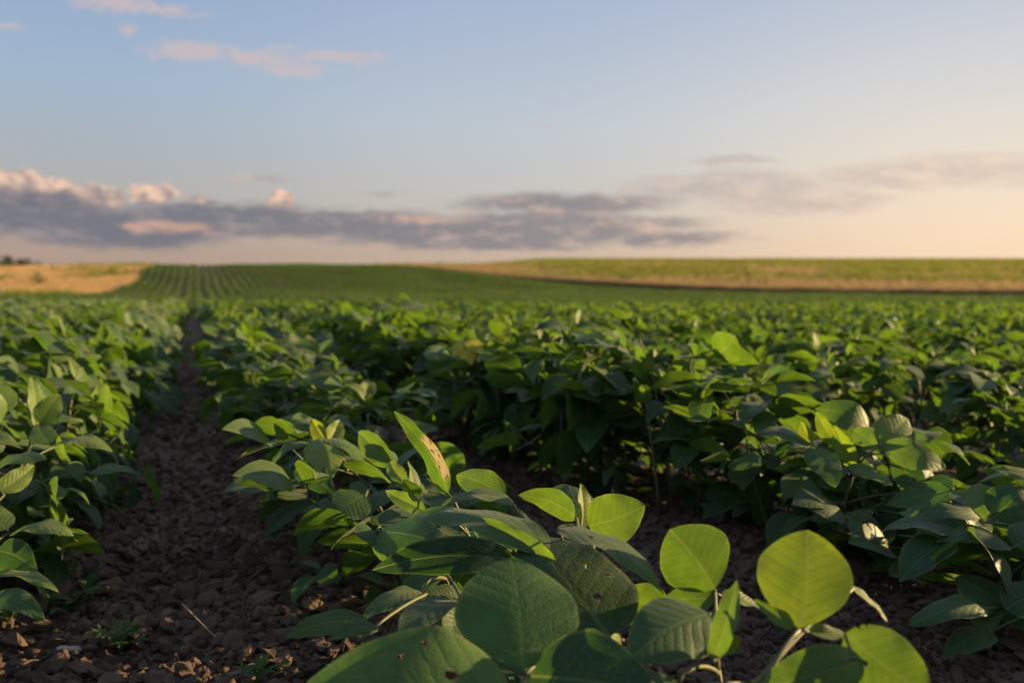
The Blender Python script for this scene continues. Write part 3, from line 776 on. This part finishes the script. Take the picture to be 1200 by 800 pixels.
hero('soybean plant holding out one long sunlit leaf to the soil path, left row', (-.29, 1.62), at(45, 505, 1.66), [
    ((64, 524, 1.64), [(62, 522, 1.64, 132, 530, 1.60, 34, (.65, .8, .4), .16, -.05, .46, .6, .66), (58, 520, 1.64, 44, 498, 1.66, 30, (.5, .5, .7), .05, .1, .3, .55)]),
    ((104, 553, 1.58), [(106, 553, 1.58, 158, 553, 1.56, 24, (.3, .95, .4), .10, .0, .18, .55), (100, 556, 1.58, 78, 545, 1.56, 30, (-.1, .8, .6), .08, 0, .2, .5)]),
    ((40, 500, 1.7), [(40, 498, 1.70, 36, 440, 1.74, 26, (.8, .2, .5), .03, .3, .5, .6), (46, 496, 1.7, 70, 462, 1.72, 30, (.5, .3, .8), .05, .1, .5, .6)]),
    ((20, 570, 1.55), [(22, 568, 1.55, 60, 595, 1.5, 36, (.1, .7, .7), .1, 0, .16, .55)]),
], fill=5, hfill=.15, fscale=.55)
# --- short unnamed neighbours that fill the hero rows
def filler(x, y, label, group, h, nodes=6, top=False):
    global hero_count; hero_count += 1
    e = link('soybean_plant', None); e.empty_display_size = .05; e.location = (x, y, ground_z(x, y))
    e.rotation_euler = (0, 0, rh.uniform(-.4, .4)); tag(e, label, 'plant', group)
    pts, lv = plant_layout(rh, h, nodes, top=top)
    stem_mb(pts).build('stem', STEM, e)
    for yg, vi, M in lv: link('leaf', (HIY_ME if yg else HI_ME)[vi], e, M)
L0 = 'low soybean plant tucked in under the yellow heart and the folded bright leaves'
for x, y, h in ((.37, 1.50, .12), (.38, 1.74, .13), (.33, 1.84, .15), (.24, 1.32, .08), (.22, 1.52, .09), (.19, 1.76, .11), (.20, 1.92, .13)):
    filler(x, y, L0, 'low plants under the yellow heart', h, 6)
for x, y, h, tp in ((1.00, 1.58, .13, False), (1.08, 1.64, .15, False), (1.14, 1.54, .15, False), (1.18, 1.42, .14, False), (1.08, 1.48, .11, False), (1.22, 1.30, .12, False), (1.26, 1.12, .13, False), (1.04, 1.10, .08, False), (1.10, 1.20, .10, False)):
    filler(x, y, 'soybean plant filling the gap around the three-part yellow-lit leaf', 'plants around the three-part leaf', h, 9, tp)

# ------------------------------------------------------------------ soil clods, weeds and small things on the path
def clod_mb(rnd, sub=2, rough=.5):
    import bmesh
    bm = bmesh.new(); bmesh.ops.create_icosphere(bm, subdivisions=sub, radius=1)
    off = Vector((rnd.uniform(0, 50), rnd.uniform(0, 50), rnd.uniform(0, 50)))
    sc = Vector((rnd.uniform(.8, 1.35), rnd.uniform(.7, 1.1), rnd.uniform(.45, .75)))
    cuts = [(Vector((rnd.gauss(0, 1), rnd.gauss(0, 1), rnd.gauss(0, 1))).normalized(), rnd.uniform(.45, .8)) for _ in range(9)]
    mb = MB(); vs = []
    for v in bm.verts:
        p = v.co.copy()
        for n_, q in cuts:
            dd = p.dot(n_) - q
            if dd > 0: p -= n_ * dd * .9
        p *= 1 + rough * noise.fractal(p * 1.6 + off, 1., 2., 3)
        vs.append((p.x * sc.x, p.y * sc.y, p.z * sc.z))
    mb.add(vs, [[v.index for v in f.verts] for f in bm.faces]); bm.free(); return mb
rc = random.Random(8)
CL = [source(clod_mb(rc), 'clod_source', CLOD) for _ in range(12)]
cl = []
def scatter_clods(n, x0, x1, y0, y1, smin, smax, dens=lambda x: 1):
    for _ in range(n):
        x = rc.uniform(x0, x1); y = y0 * (y1 / y0) ** rc.random()
        if rc.random() > dens(x): continue
        s = smin * (smax / smin) ** (rc.random() ** 2.0)
        cl.append(((x, y, ground_z(x, y) + soil_bump(x, y) * (1 - smooth(6, 14, y)) + s * rc.uniform(.0, .55)), (rc.uniform(-.9, .9), rc.uniform(-.9, .9), rc.uniform(0, 6.28)), s))
gapd = lambda x: .35 + .65 * (.5 + .5 * math.cos(x / .7 * 2 * math.pi))
scatter_clods(26000, -.5, .5, .7, 9, .003, .015, gapd)
scatter_clods(13000, .3, 1.3, .6, 5, .003, .016, gapd)
scatter_clods(3000, -.5, 1.3, .8, 6, .010, .022, gapd)
for q in CL: q.data.polygons.foreach_set('use_smooth', [False] * len(q.data.polygons))
scatter_clods(9000, .42, 1.15, .7, 2.2, .003, .013)
scatter_clods(500, -.4, .25, .95, 2.2, .012, .024)
scatter_clods(12000, -.42, .28, .95, 2.6, .002, .007)
stuff('soil_clods', [(CL, cl)], 'crumbly dark brown soil clods covering the ground between the rows')

def on_ground(px, py):
    q = (at(px, py, 1) - CAM); k = -HC / q.z; p = CAM + q * k; return p
for px, py, s, lb in ((40, 772, .030, 'large angular brown soil clod at the bottom left corner of the path'),
                      (62, 786, .026, 'flat brown clod lying in front of the pale stone'),
                      (285, 762, .020, 'rounded brown clod on the path, left of the lowest big leaf'),
                      (40, 798, .024, 'pale brown clod cut by the bottom edge of the photo, under the large angular clod'),
                      (205, 752, .020, 'long flat clod in the middle of the soil path'),
                      (330, 770, .024, 'dark clod beside the lowest big leaf'),
                      (225, 795, .018, 'small clod at the bottom edge in the middle of the path')):
    p = on_ground(px, py); s *= .72
    o = clod_mb(rc, 3).build('soil_clod', CLOD); o.location = (p.x, p.y, ground_z(p.x, p.y) + soil_bump(p.x, p.y) + s * .3); o.scale = (s, s, s); o.rotation_euler = (rc.uniform(-.3, .3), rc.uniform(-.3, .3), rc.uniform(0, 6))
    tag(o, lb, 'clod')
p = on_ground(78, 763); o = clod_mb(rc, 3).build('pale_stone', PALE); o.scale = (.015, .011, .010); o.location = (p.x, p.y, ground_z(p.x, p.y) + soil_bump(p.x, p.y) + .008); tag(o, 'small pale whitish stone on the soil at the bottom left', 'stone')
p = on_ground(232, 742); mb = MB(); tube(mb, bez((-.02, .03, .035), (.0, .0, .02), (.022, -.035, .006), 6), .0012, .0009, 5)
o = mb.build('dry_stalk', STRAW); o.location = (p.x, p.y, ground_z(p.x, p.y) + soil_bump(p.x, p.y) + .004); tag(o, 'thin dry stalk lying slanted on the bare soil path', 'stalk')

def weed(px, py, s, n, lb, lobes=True):
    p = on_ground(px, py); e = link('weed_seedling', None); e.location = (p.x, p.y, ground_z(p.x, p.y) + soil_bump(p.x, p.y)); e.empty_display_size = .03
    tag(e, lb, 'weed'); st = MB(); tube(st, [(0, 0, -.01), (0, 0, s * .3), (.003, .002, s * .6)], .0012, .0008, 5); st.build('stem', STEM, e)
    fo = MB()
    for k in range(n):
        a = 2.4 * k + rc.uniform(-.4, .4); L = s * rc.uniform(.7, 1.15)
        M = Matrix.Translation((0, 0, s * (.15 + .45 * k / n))) @ Matrix.Rotation(a, 4, 'Z') @ Matrix.Rotation(rad(rc.uniform(5, 50)), 4, 'X')
        leaflet(fo, M, L, L * (.22 if lobes else .5), .12, .2, 6, 2, (rc.random(), .5, 0), rc)
        if lobes:
            for q in range(3):
                for sg in (-1, 1):
                    M2 = M @ Matrix.Translation((0, L * (.3 + .2 * q), .1 * L)) @ Matrix.Rotation(sg * rad(55), 4, 'Z')
                    leaflet(fo, M2, L * .32, L * .12, .05, .1, 4, 2, (rc.random(), .5, 0), rc)
    fo.build('foliage', WEEDL, e)
weed(140, 762, .045, 9, 'small feathery green weed seedling on the bare soil path')
weed(155, 748, .03, 6, 'tiny weed seedling just behind the feathery one')
weed(85, 716, .05, 8, 'dark low weed at the foot of the left row', False)
weed(12, 742, .04, 6, 'small weed with narrow leaves at the left edge of the soil')
weed(303, 800, .04, 6, 'pale weed seedling sprouting beside the lowest big leaf')
weed(105, 700, .035, 6, 'little dark weed between the left row and the path', False)

# ------------------------------------------------------------------ grasses of the far fields
def tuft(rnd, n, h, w, spread):
    mb = MB()
    for k in range(n):
        a = rnd.uniform(0, 6.28); L = h * rnd.uniform(.6, 1.1); ln = rnd.uniform(.05, .5)
        b = Vector((rnd.gauss(0, spread), rnd.gauss(0, spread), 0)); d = Vector((math.cos(a), math.sin(a), 0)); s = Vector((-d.y, d.x, 0)) * w * .5
        p1 = b + d * ln * L * .25 + Vector((0, 0, L * .6)); p2 = b + d * ln * L * .8 + Vector((0, 0, L))
        mb.add([b - s, b + s, p1 + s * .8, p1 - s * .8, p2], [(0, 1, 2, 3), (3, 2, 4)], None, (rnd.random(), .5, 0))
    return mb
rg = random.Random(31)
def tufts(mat, n, h, w, spread, name): return [source(tuft(rg, n, h, w, spread), name, mat) for _ in range(5)]
T_DRY = tufts(DRYB, 26, .34, .016, .12, 'tuft_source'); T_BRN = tufts(BRNB, 34, .46, .016, .12, 'tuft_source')
T_GRN = tufts(GRNB, 30, .42, .026, .14, 'tuft_source'); T_ORG = tufts(ORGB, 26, .20, .014, .12, 'tuft_source')
dry, brn, grn, org, grnl = [], [], [], [], []
def put(lst, u, d, s):
    x, y = ud(u, d); lst.append(((x, y, ground_z(x, y) + .03), (0, 0, rg.uniform(0, 6.28)), s))
for _ in range(15000):
    u = rg.uniform(-18, 62); d = redge(u) + rg.uniform(0, 4)
    put(brn if rg.random() < 1.0 - (d - redge(u)) / 4.4 else dry, u, d, rg.uniform(1.0, 1.65) * (.35 + .65 * smooth(-14, 16, u)) * (1 if d - redge(u) < 1.8 else .8))
for _ in range(60000):
    u = rg.uniform(-60, 145); d = redge(u) + 2.0 + 145 * rg.random() ** 1.3
    if d < 25 or abs(math.atan2(u, d)) > rad(36) or d > 240: continue
    far_ = (d - redge(u)) / FS
    nz = noise.fractal(Vector((u * .04, d * .07, 3)), 1, 2, 3)
    gp = smooth(-.25, .35, nz + (far_ - 30) / 60 - smooth(0, 52, u) * .10)
    put(grn if rg.random() < gp * .75 else dry, u, d, rg.uniform(.8, 1.6))
for _ in range(32000):
    d = FS * (46 + 64 * rg.random() ** 1.4); u = lu(d) - 90 * rg.random() ** 1.4
    if abs(math.atan2(u, d)) > rad(36): continue
    nz = noise.fractal(Vector((u * .055, d * .055, 9)), 1, 2, 3)
    put(grnl if rg.random() < smooth(.1, .6, nz + smooth(80, 124, d) * .15) * .35 else org, u, d, rg.uniform(.8, 1.5))
stuff('dry_grass', [(T_DRY, dry), (T_ORG, org)], 'dry tan grass and stubble on the slopes beyond the soybean field')
stuff('brown_grass', [(T_BRN, brn)], 'dark brown grass strip along the far edge of the soybean field')
stuff('green_grass', [(T_GRN, grn + grnl)], 'green grass growing in patches on the far slopes')

# ------------------------------------------------------------------ far bushes and trees
def woody(name, u, d, h, w, lb, cat, group=None, nl=900, seed=1, mat=TREEL, crown0=.15):
    rnd = random.Random(seed); x, y = ud(u, d); e = link(name, None); e.location = (x, y, ground_z(x, y)); e.empty_display_size = .5
    tag(e, lb, cat, group)
    tr = MB(); tube(tr, [(0, 0, -.2), (w * .02, 0, h * .3), (0, w * .03, h * .7)], h * .035, h * .012, 8)
    for k in range(6):
        a = rnd.uniform(0, 6.28); z0 = h * rnd.uniform(.2, .6); tube(tr, bez((0, 0, z0), (math.cos(a)*w*.2, math.sin(a)*w*.2, z0 + h*.1), (math.cos(a)*w*.42, math.sin(a)*w*.42, z0 + h*.25), 5), h*.014, h*.005, 5)
    tr.build('trunk', BARK, e)
    cr = MB(); cl_ = []
    for k in range(14):
        a = rnd.uniform(0, 6.28); q = math.sqrt(rnd.random()) * w * .38
        cl_.append((Vector((math.cos(a)*q, math.sin(a)*q, h * rnd.uniform(crown0 + .1, .86))), rnd.uniform(.12, .22) * (w + h) * .5))
    for k in range(nl):
        c, r_ = rnd.choice(cl_); p_ = c + Vector((rnd.gauss(0, .5), rnd.gauss(0, .5), rnd.gauss(0, .45))) * r_
        if p_.z < h * crown0 * .5: continue
        s = h * rnd.uniform(.03, .06); M = Matrix.Translation(p_) @ Matrix.Rotation(rnd.uniform(0, 6.28), 4, 'Z') @ Matrix.Rotation(rnd.uniform(-1, 1), 4, 'X')
        leaflet(cr, M, s, s * .6, .1, .1, 2, 2, (rnd.random(), .5, 0), rnd)
    cr.build('crown', mat, e)
TG = 'dark trees on the left horizon'
def far_tree(name, px, ytop, d, w_, *a, **k):
    u = (px - 600) / FPX * d; x, y = ud(u, d)
    woody(name, u, d, 1.12 * (HC + (338 - ytop) / FPX * d - ground_z(x, y)), w_, *a, **k)
far_tree('tree', -12, 297, 205, 4.6, 'dark tree on the horizon cut by the left edge of the photo', 'tree', TG, 2200, 1)
far_tree('tree', 11, 299, 207, 2.6, 'narrow dark tree on the left horizon between two gaps of sky', 'tree', TG, 1800, 2)
far_tree('bush', 27, 303, 200, 3.6, 'dark bush right of the narrow tree on the left horizon', 'bush', TG, 1800, 3, crown0=.05)
far_tree('bush', 41, 306, 200, 3.8, 'lowest dark bush, right end of the clump on the left horizon', 'bush', TG, 1800, 4, crown0=.05)
u_ = (70 - 600) / FPX * 86
woody('bush', u_, 82, 1.15, 1.9, 'green bush standing alone in the orange stubble field', 'bush', None, 2600, 5, TREEL, .02)

# ------------------------------------------------------------------ sky
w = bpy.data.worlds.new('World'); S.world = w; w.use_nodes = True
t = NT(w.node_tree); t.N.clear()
def srgb(r, g, b):
    return tuple((c / 255 / 12.92 if c / 255 <= .04045 else ((c / 255 + .055) / 1.055) ** 2.4) for c in (r, g, b))
tc = t.n('ShaderNodeTexCoord').outputs['Generated']
D = t.vm('NORMALIZE', tc)
dr = t.vm('DOT_PRODUCT', D, tuple(rightH)); df = t.vm('DOT_PRODUCT', D, tuple(fwdH)); dz = t.sep(D)[2]
az = t.m('MULTIPLY', t.m('ARCTAN2', dr, df), 57.29578); el = t.m('MULTIPLY', t.m('ARCSINE', dz), 57.29578)
SKY_STR = .1
sky = t.n('ShaderNodeTexSky', sky_type='NISHITA', sun_disc=False)
sky.sun_elevation = SUN_EL; sky.sun_rotation = YAW + SUN_AZ; sky.air_density = 1.0; sky.dust_density = 1.6; sky.ozone_density = 1.2
# evening colours: blue above (unseen overhead part brightened to fill the shade), peach low towards the sun, dusky pink away from it
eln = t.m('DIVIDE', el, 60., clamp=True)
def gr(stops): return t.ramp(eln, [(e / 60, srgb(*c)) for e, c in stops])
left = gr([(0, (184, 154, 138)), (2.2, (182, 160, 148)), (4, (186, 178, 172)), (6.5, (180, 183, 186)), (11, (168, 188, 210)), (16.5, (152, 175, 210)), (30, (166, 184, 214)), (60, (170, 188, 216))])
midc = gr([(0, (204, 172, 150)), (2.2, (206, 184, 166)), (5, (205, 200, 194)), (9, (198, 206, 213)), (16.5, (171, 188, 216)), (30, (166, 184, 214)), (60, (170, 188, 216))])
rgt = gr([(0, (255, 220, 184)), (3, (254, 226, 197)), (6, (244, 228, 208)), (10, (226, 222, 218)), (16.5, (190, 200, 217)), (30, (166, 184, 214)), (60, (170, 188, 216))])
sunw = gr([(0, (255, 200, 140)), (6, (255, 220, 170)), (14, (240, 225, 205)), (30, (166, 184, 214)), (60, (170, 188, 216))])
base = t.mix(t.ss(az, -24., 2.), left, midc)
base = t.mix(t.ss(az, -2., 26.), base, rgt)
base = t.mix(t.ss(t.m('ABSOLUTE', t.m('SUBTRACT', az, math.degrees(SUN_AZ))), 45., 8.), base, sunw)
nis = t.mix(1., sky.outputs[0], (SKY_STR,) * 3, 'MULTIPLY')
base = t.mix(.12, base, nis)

P = t.comb(az, el, 0.)
pn = t.vm('MULTIPLY', P, (1, 3.0, 1))
nb = t.n('ShaderNodeTexNoise'); t.L.new(pn, nb.inputs['Vector']); nb.inputs['Scale'].default_value = .42; nb.inputs['Detail'].default_value = 6; nb.inputs['Roughness'].default_value = .58
nf = nb.outputs['Fac']; nc = nb.outputs['Color']
warp = t.vm('MULTIPLY', t.vm('SUBTRACT', nc, (.5, .5, .5)), (3.2, 1.0, 0))
Pw = t.vm('ADD', P, warp)
def ell(lst, pos):
    acc = None
    for px, py, rx, ry, amp in lst:
        a = math.degrees(math.atan((px - 600) / FPX)); e = math.degrees(math.atan((338 - py) / math.hypot(FPX, px - 600)))
        rx_, ry_ = rx / 20.4, ry / 20.4
        ln = t.vm('LENGTH', t.vm('MULTIPLY_ADD', pos, (1/rx_, 1/ry_, 0), (-a/rx_, -e/ry_, 0)))
        q = t.m('MULTIPLY', t.m('SUBTRACT', 1.0, ln, clamp=True), amp)
        acc = q if acc is None else t.m('MAXIMUM', acc, q)
    return acc
nfc = t.m('SUBTRACT', nf, .5)
def layer(lst, na, lo, hi, pos=Pw, n=nfc):
    e_ = ell(lst, pos)
    return t.ss(t.m('ADD', e_, t.m('MULTIPLY', t.m('MULTIPLY', n, na), t.m('MULTIPLY', e_, 4., clamp=True))), lo, hi)
band = [(40, 250, 130, 34, 1), (150, 268, 150, 30, 1.1), (270, 258, 190, 26, 1), (400, 262, 200, 22, 1), (520, 272, 180, 26, 1.1), (640, 268, 170, 30, 1.1), (660, 240, 170, 18, .9), (770, 280, 150, 14, .7), (760, 262, 110, 12, .6), (600, 285, 190, 12, .8), (170, 284, 60, 12, .7), (-120, 255, 160, 40, 1)]
thin = [(850, 220, 150, 24, 1.1), (940, 236, 130, 20, 1), (1090, 204, 170, 24, 1), (860, 190, 70, 9, .8), (1120, 186, 120, 10, .6), (310, 210, 45, 7, .7), (450, 230, 55, 6, .6), (1240, 212, 120, 14, .6)]
high = [(230, 64, 70, 16, 1), (300, 72, 80, 14, .9), (350, 85, 70, 12, .9), (400, 70, 80, 11, 1), (330, 62, 60, 8, .6), (140, 10, 70, 14, 1), (200, 18, 80, 10, .7), (15, 36, 30, 8, .8), (157, 40, 14, 8, .8), (640, 152, 40, 6, .5), (640, 108, 30, 5, .35), (1160, 110, 60, 16, .3)]
puff = [(20, 222, 50, 28, 1.2), (62, 226, 42, 24, 1), (112, 232, 50, 20, 1), (182, 228, 42, 16, 1), (330, 238, 21, 18, 1.5), (240, 236, 40, 8, .7), (-60, 215, 70, 30, 1.1)]
glow = [(215, 266, 60, 11, 1), (170, 268, 35, 9, .8), (500, 258, 110, 10, .8), (250, 274, 50, 8, .6), (380, 276, 60, 8, .5), (560, 250, 50, 5, .5), (770, 268, 60, 10, .5)]
nP = t.n('ShaderNodeTexNoise'); t.L.new(t.vm('MULTIPLY', P, (1, 1.3, 1)), nP.inputs['Vector']); nP.inputs['Scale'].default_value = 1.1; nP.inputs['Detail'].default_value = 5
pw2 = t.vm('ADD', P, t.vm('MULTIPLY', t.vm('SUBTRACT', nP.outputs['Color'], (.5, .5, .5)), (1.2, 1.0, 0)))
mb_ = layer(band, 1.0, .03, .56); mt_ = layer(thin, 1.1, .04, .55); mh_ = layer(high, 1.1, .08, .80, pw2, t.m('ADD', t.m('MULTIPLY', nfc, .6), t.m('MULTIPLY', t.m('SUBTRACT', nP.outputs['Fac'], .5), .8)))
mp_ = layer(puff, .7, .22, .50, pw2, t.m('SUBTRACT', nP.outputs['Fac'], .5)); mg_ = layer(glow, 1.1, .25, .8)
bandc = t.mix(t.ss(az, -22., 8.), srgb(114, 117, 128), srgb(144, 139, 142))
bandc = t.mix(t.ss(nf, .46, .72), bandc, t.mix(t.ss(az, -22., 8.), srgb(158, 146, 148), srgb(208, 182, 166)))
puffc = t.mix(t.ss(t.m('ADD', nP.outputs['Fac'], t.m('MULTIPLY', t.m('SUBTRACT', el, 4.6), .10)), .40, .70), srgb(160, 142, 142), srgb(246, 206, 178))
base = t.mix(t.m('MULTIPLY', mt_, .58), base, t.mix(t.ss(nf, .40, .66), t.mix(t.ss(az, 5., 28.), srgb(176, 164, 162), srgb(206, 186, 174)), t.mix(t.ss(az, 5., 28.), srgb(206, 188, 180), srgb(240, 212, 190))))
base = t.mix(t.m('MULTIPLY', mh_, .75), base, srgb(206, 188, 186))
base = t.mix(t.m('MULTIPLY', mp_, .9), base, puffc)
base = t.mix(t.m('MULTIPLY', mb_, .92), base, bandc)
base = t.mix(t.m('MULTIPLY', mg_, .7), base, t.mix(t.ss(az, -22., 8.), srgb(214, 168, 148), srgb(232, 196, 172)))
# below the horizon the sky ends in dusk brown
base = t.mix(t.ss(el, -.2, -6.), base, (.06, .05, .04))
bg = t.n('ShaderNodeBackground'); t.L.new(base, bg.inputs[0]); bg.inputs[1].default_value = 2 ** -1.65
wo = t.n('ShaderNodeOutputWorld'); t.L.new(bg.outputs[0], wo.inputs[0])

# ------------------------------------------------------------------ sun and camera
sd = bpy.data.lights.new('sun', 'SUN'); sd.energy = 5.0; sd.angle = rad(.6); sd.color = (1., .69, .34)
so = bpy.data.objects.new('sun', sd); COL.objects.link(so)
sdir = (fwdH * math.cos(SUN_AZ) + rightH * math.sin(SUN_AZ)) * math.cos(SUN_EL) + Vector((0, 0, math.sin(SUN_EL)))
so.rotation_euler = (-sdir).to_track_quat('-Z', 'Y').to_euler()
cd = bpy.data.cameras.new('camera'); cd.lens = 35; cd.sensor_width = 36; cd.clip_end = 9000; cd.clip_start = .02
cd.dof.use_dof = True; cd.dof.focus_distance = 1.12; cd.dof.aperture_fstop = 5.4
co = bpy.data.objects.new('camera', cd); COL.objects.link(co); S.camera = co
co.location = CAM
co.rotation_euler = fwd.to_track_quat('-Z', 'Y').to_euler()
S.view_settings.view_transform = 'Standard'; S.view_settings.look = 'None'; S.view_settings.exposure = 1.65; S.view_settings.gamma = 1
S.render.engine = 'CYCLES'
S.cycles.max_bounces = 6; S.cycles.diffuse_bounces = 3; S.cycles.glossy_bounces = 2; S.cycles.transmission_bounces = 4; S.cycles.transparent_max_bounces = 6
S.cycles.use_denoising = True; S.cycles.caustics_reflective = False; S.cycles.caustics_refractive = False
S.cycles.sample_clamp_indirect = 5
print('HEROES', hero_count, 'OBJ', len(obj_pts), 'MID', len(mids), 'FAR', len(fars), obj_pts[-1][0])
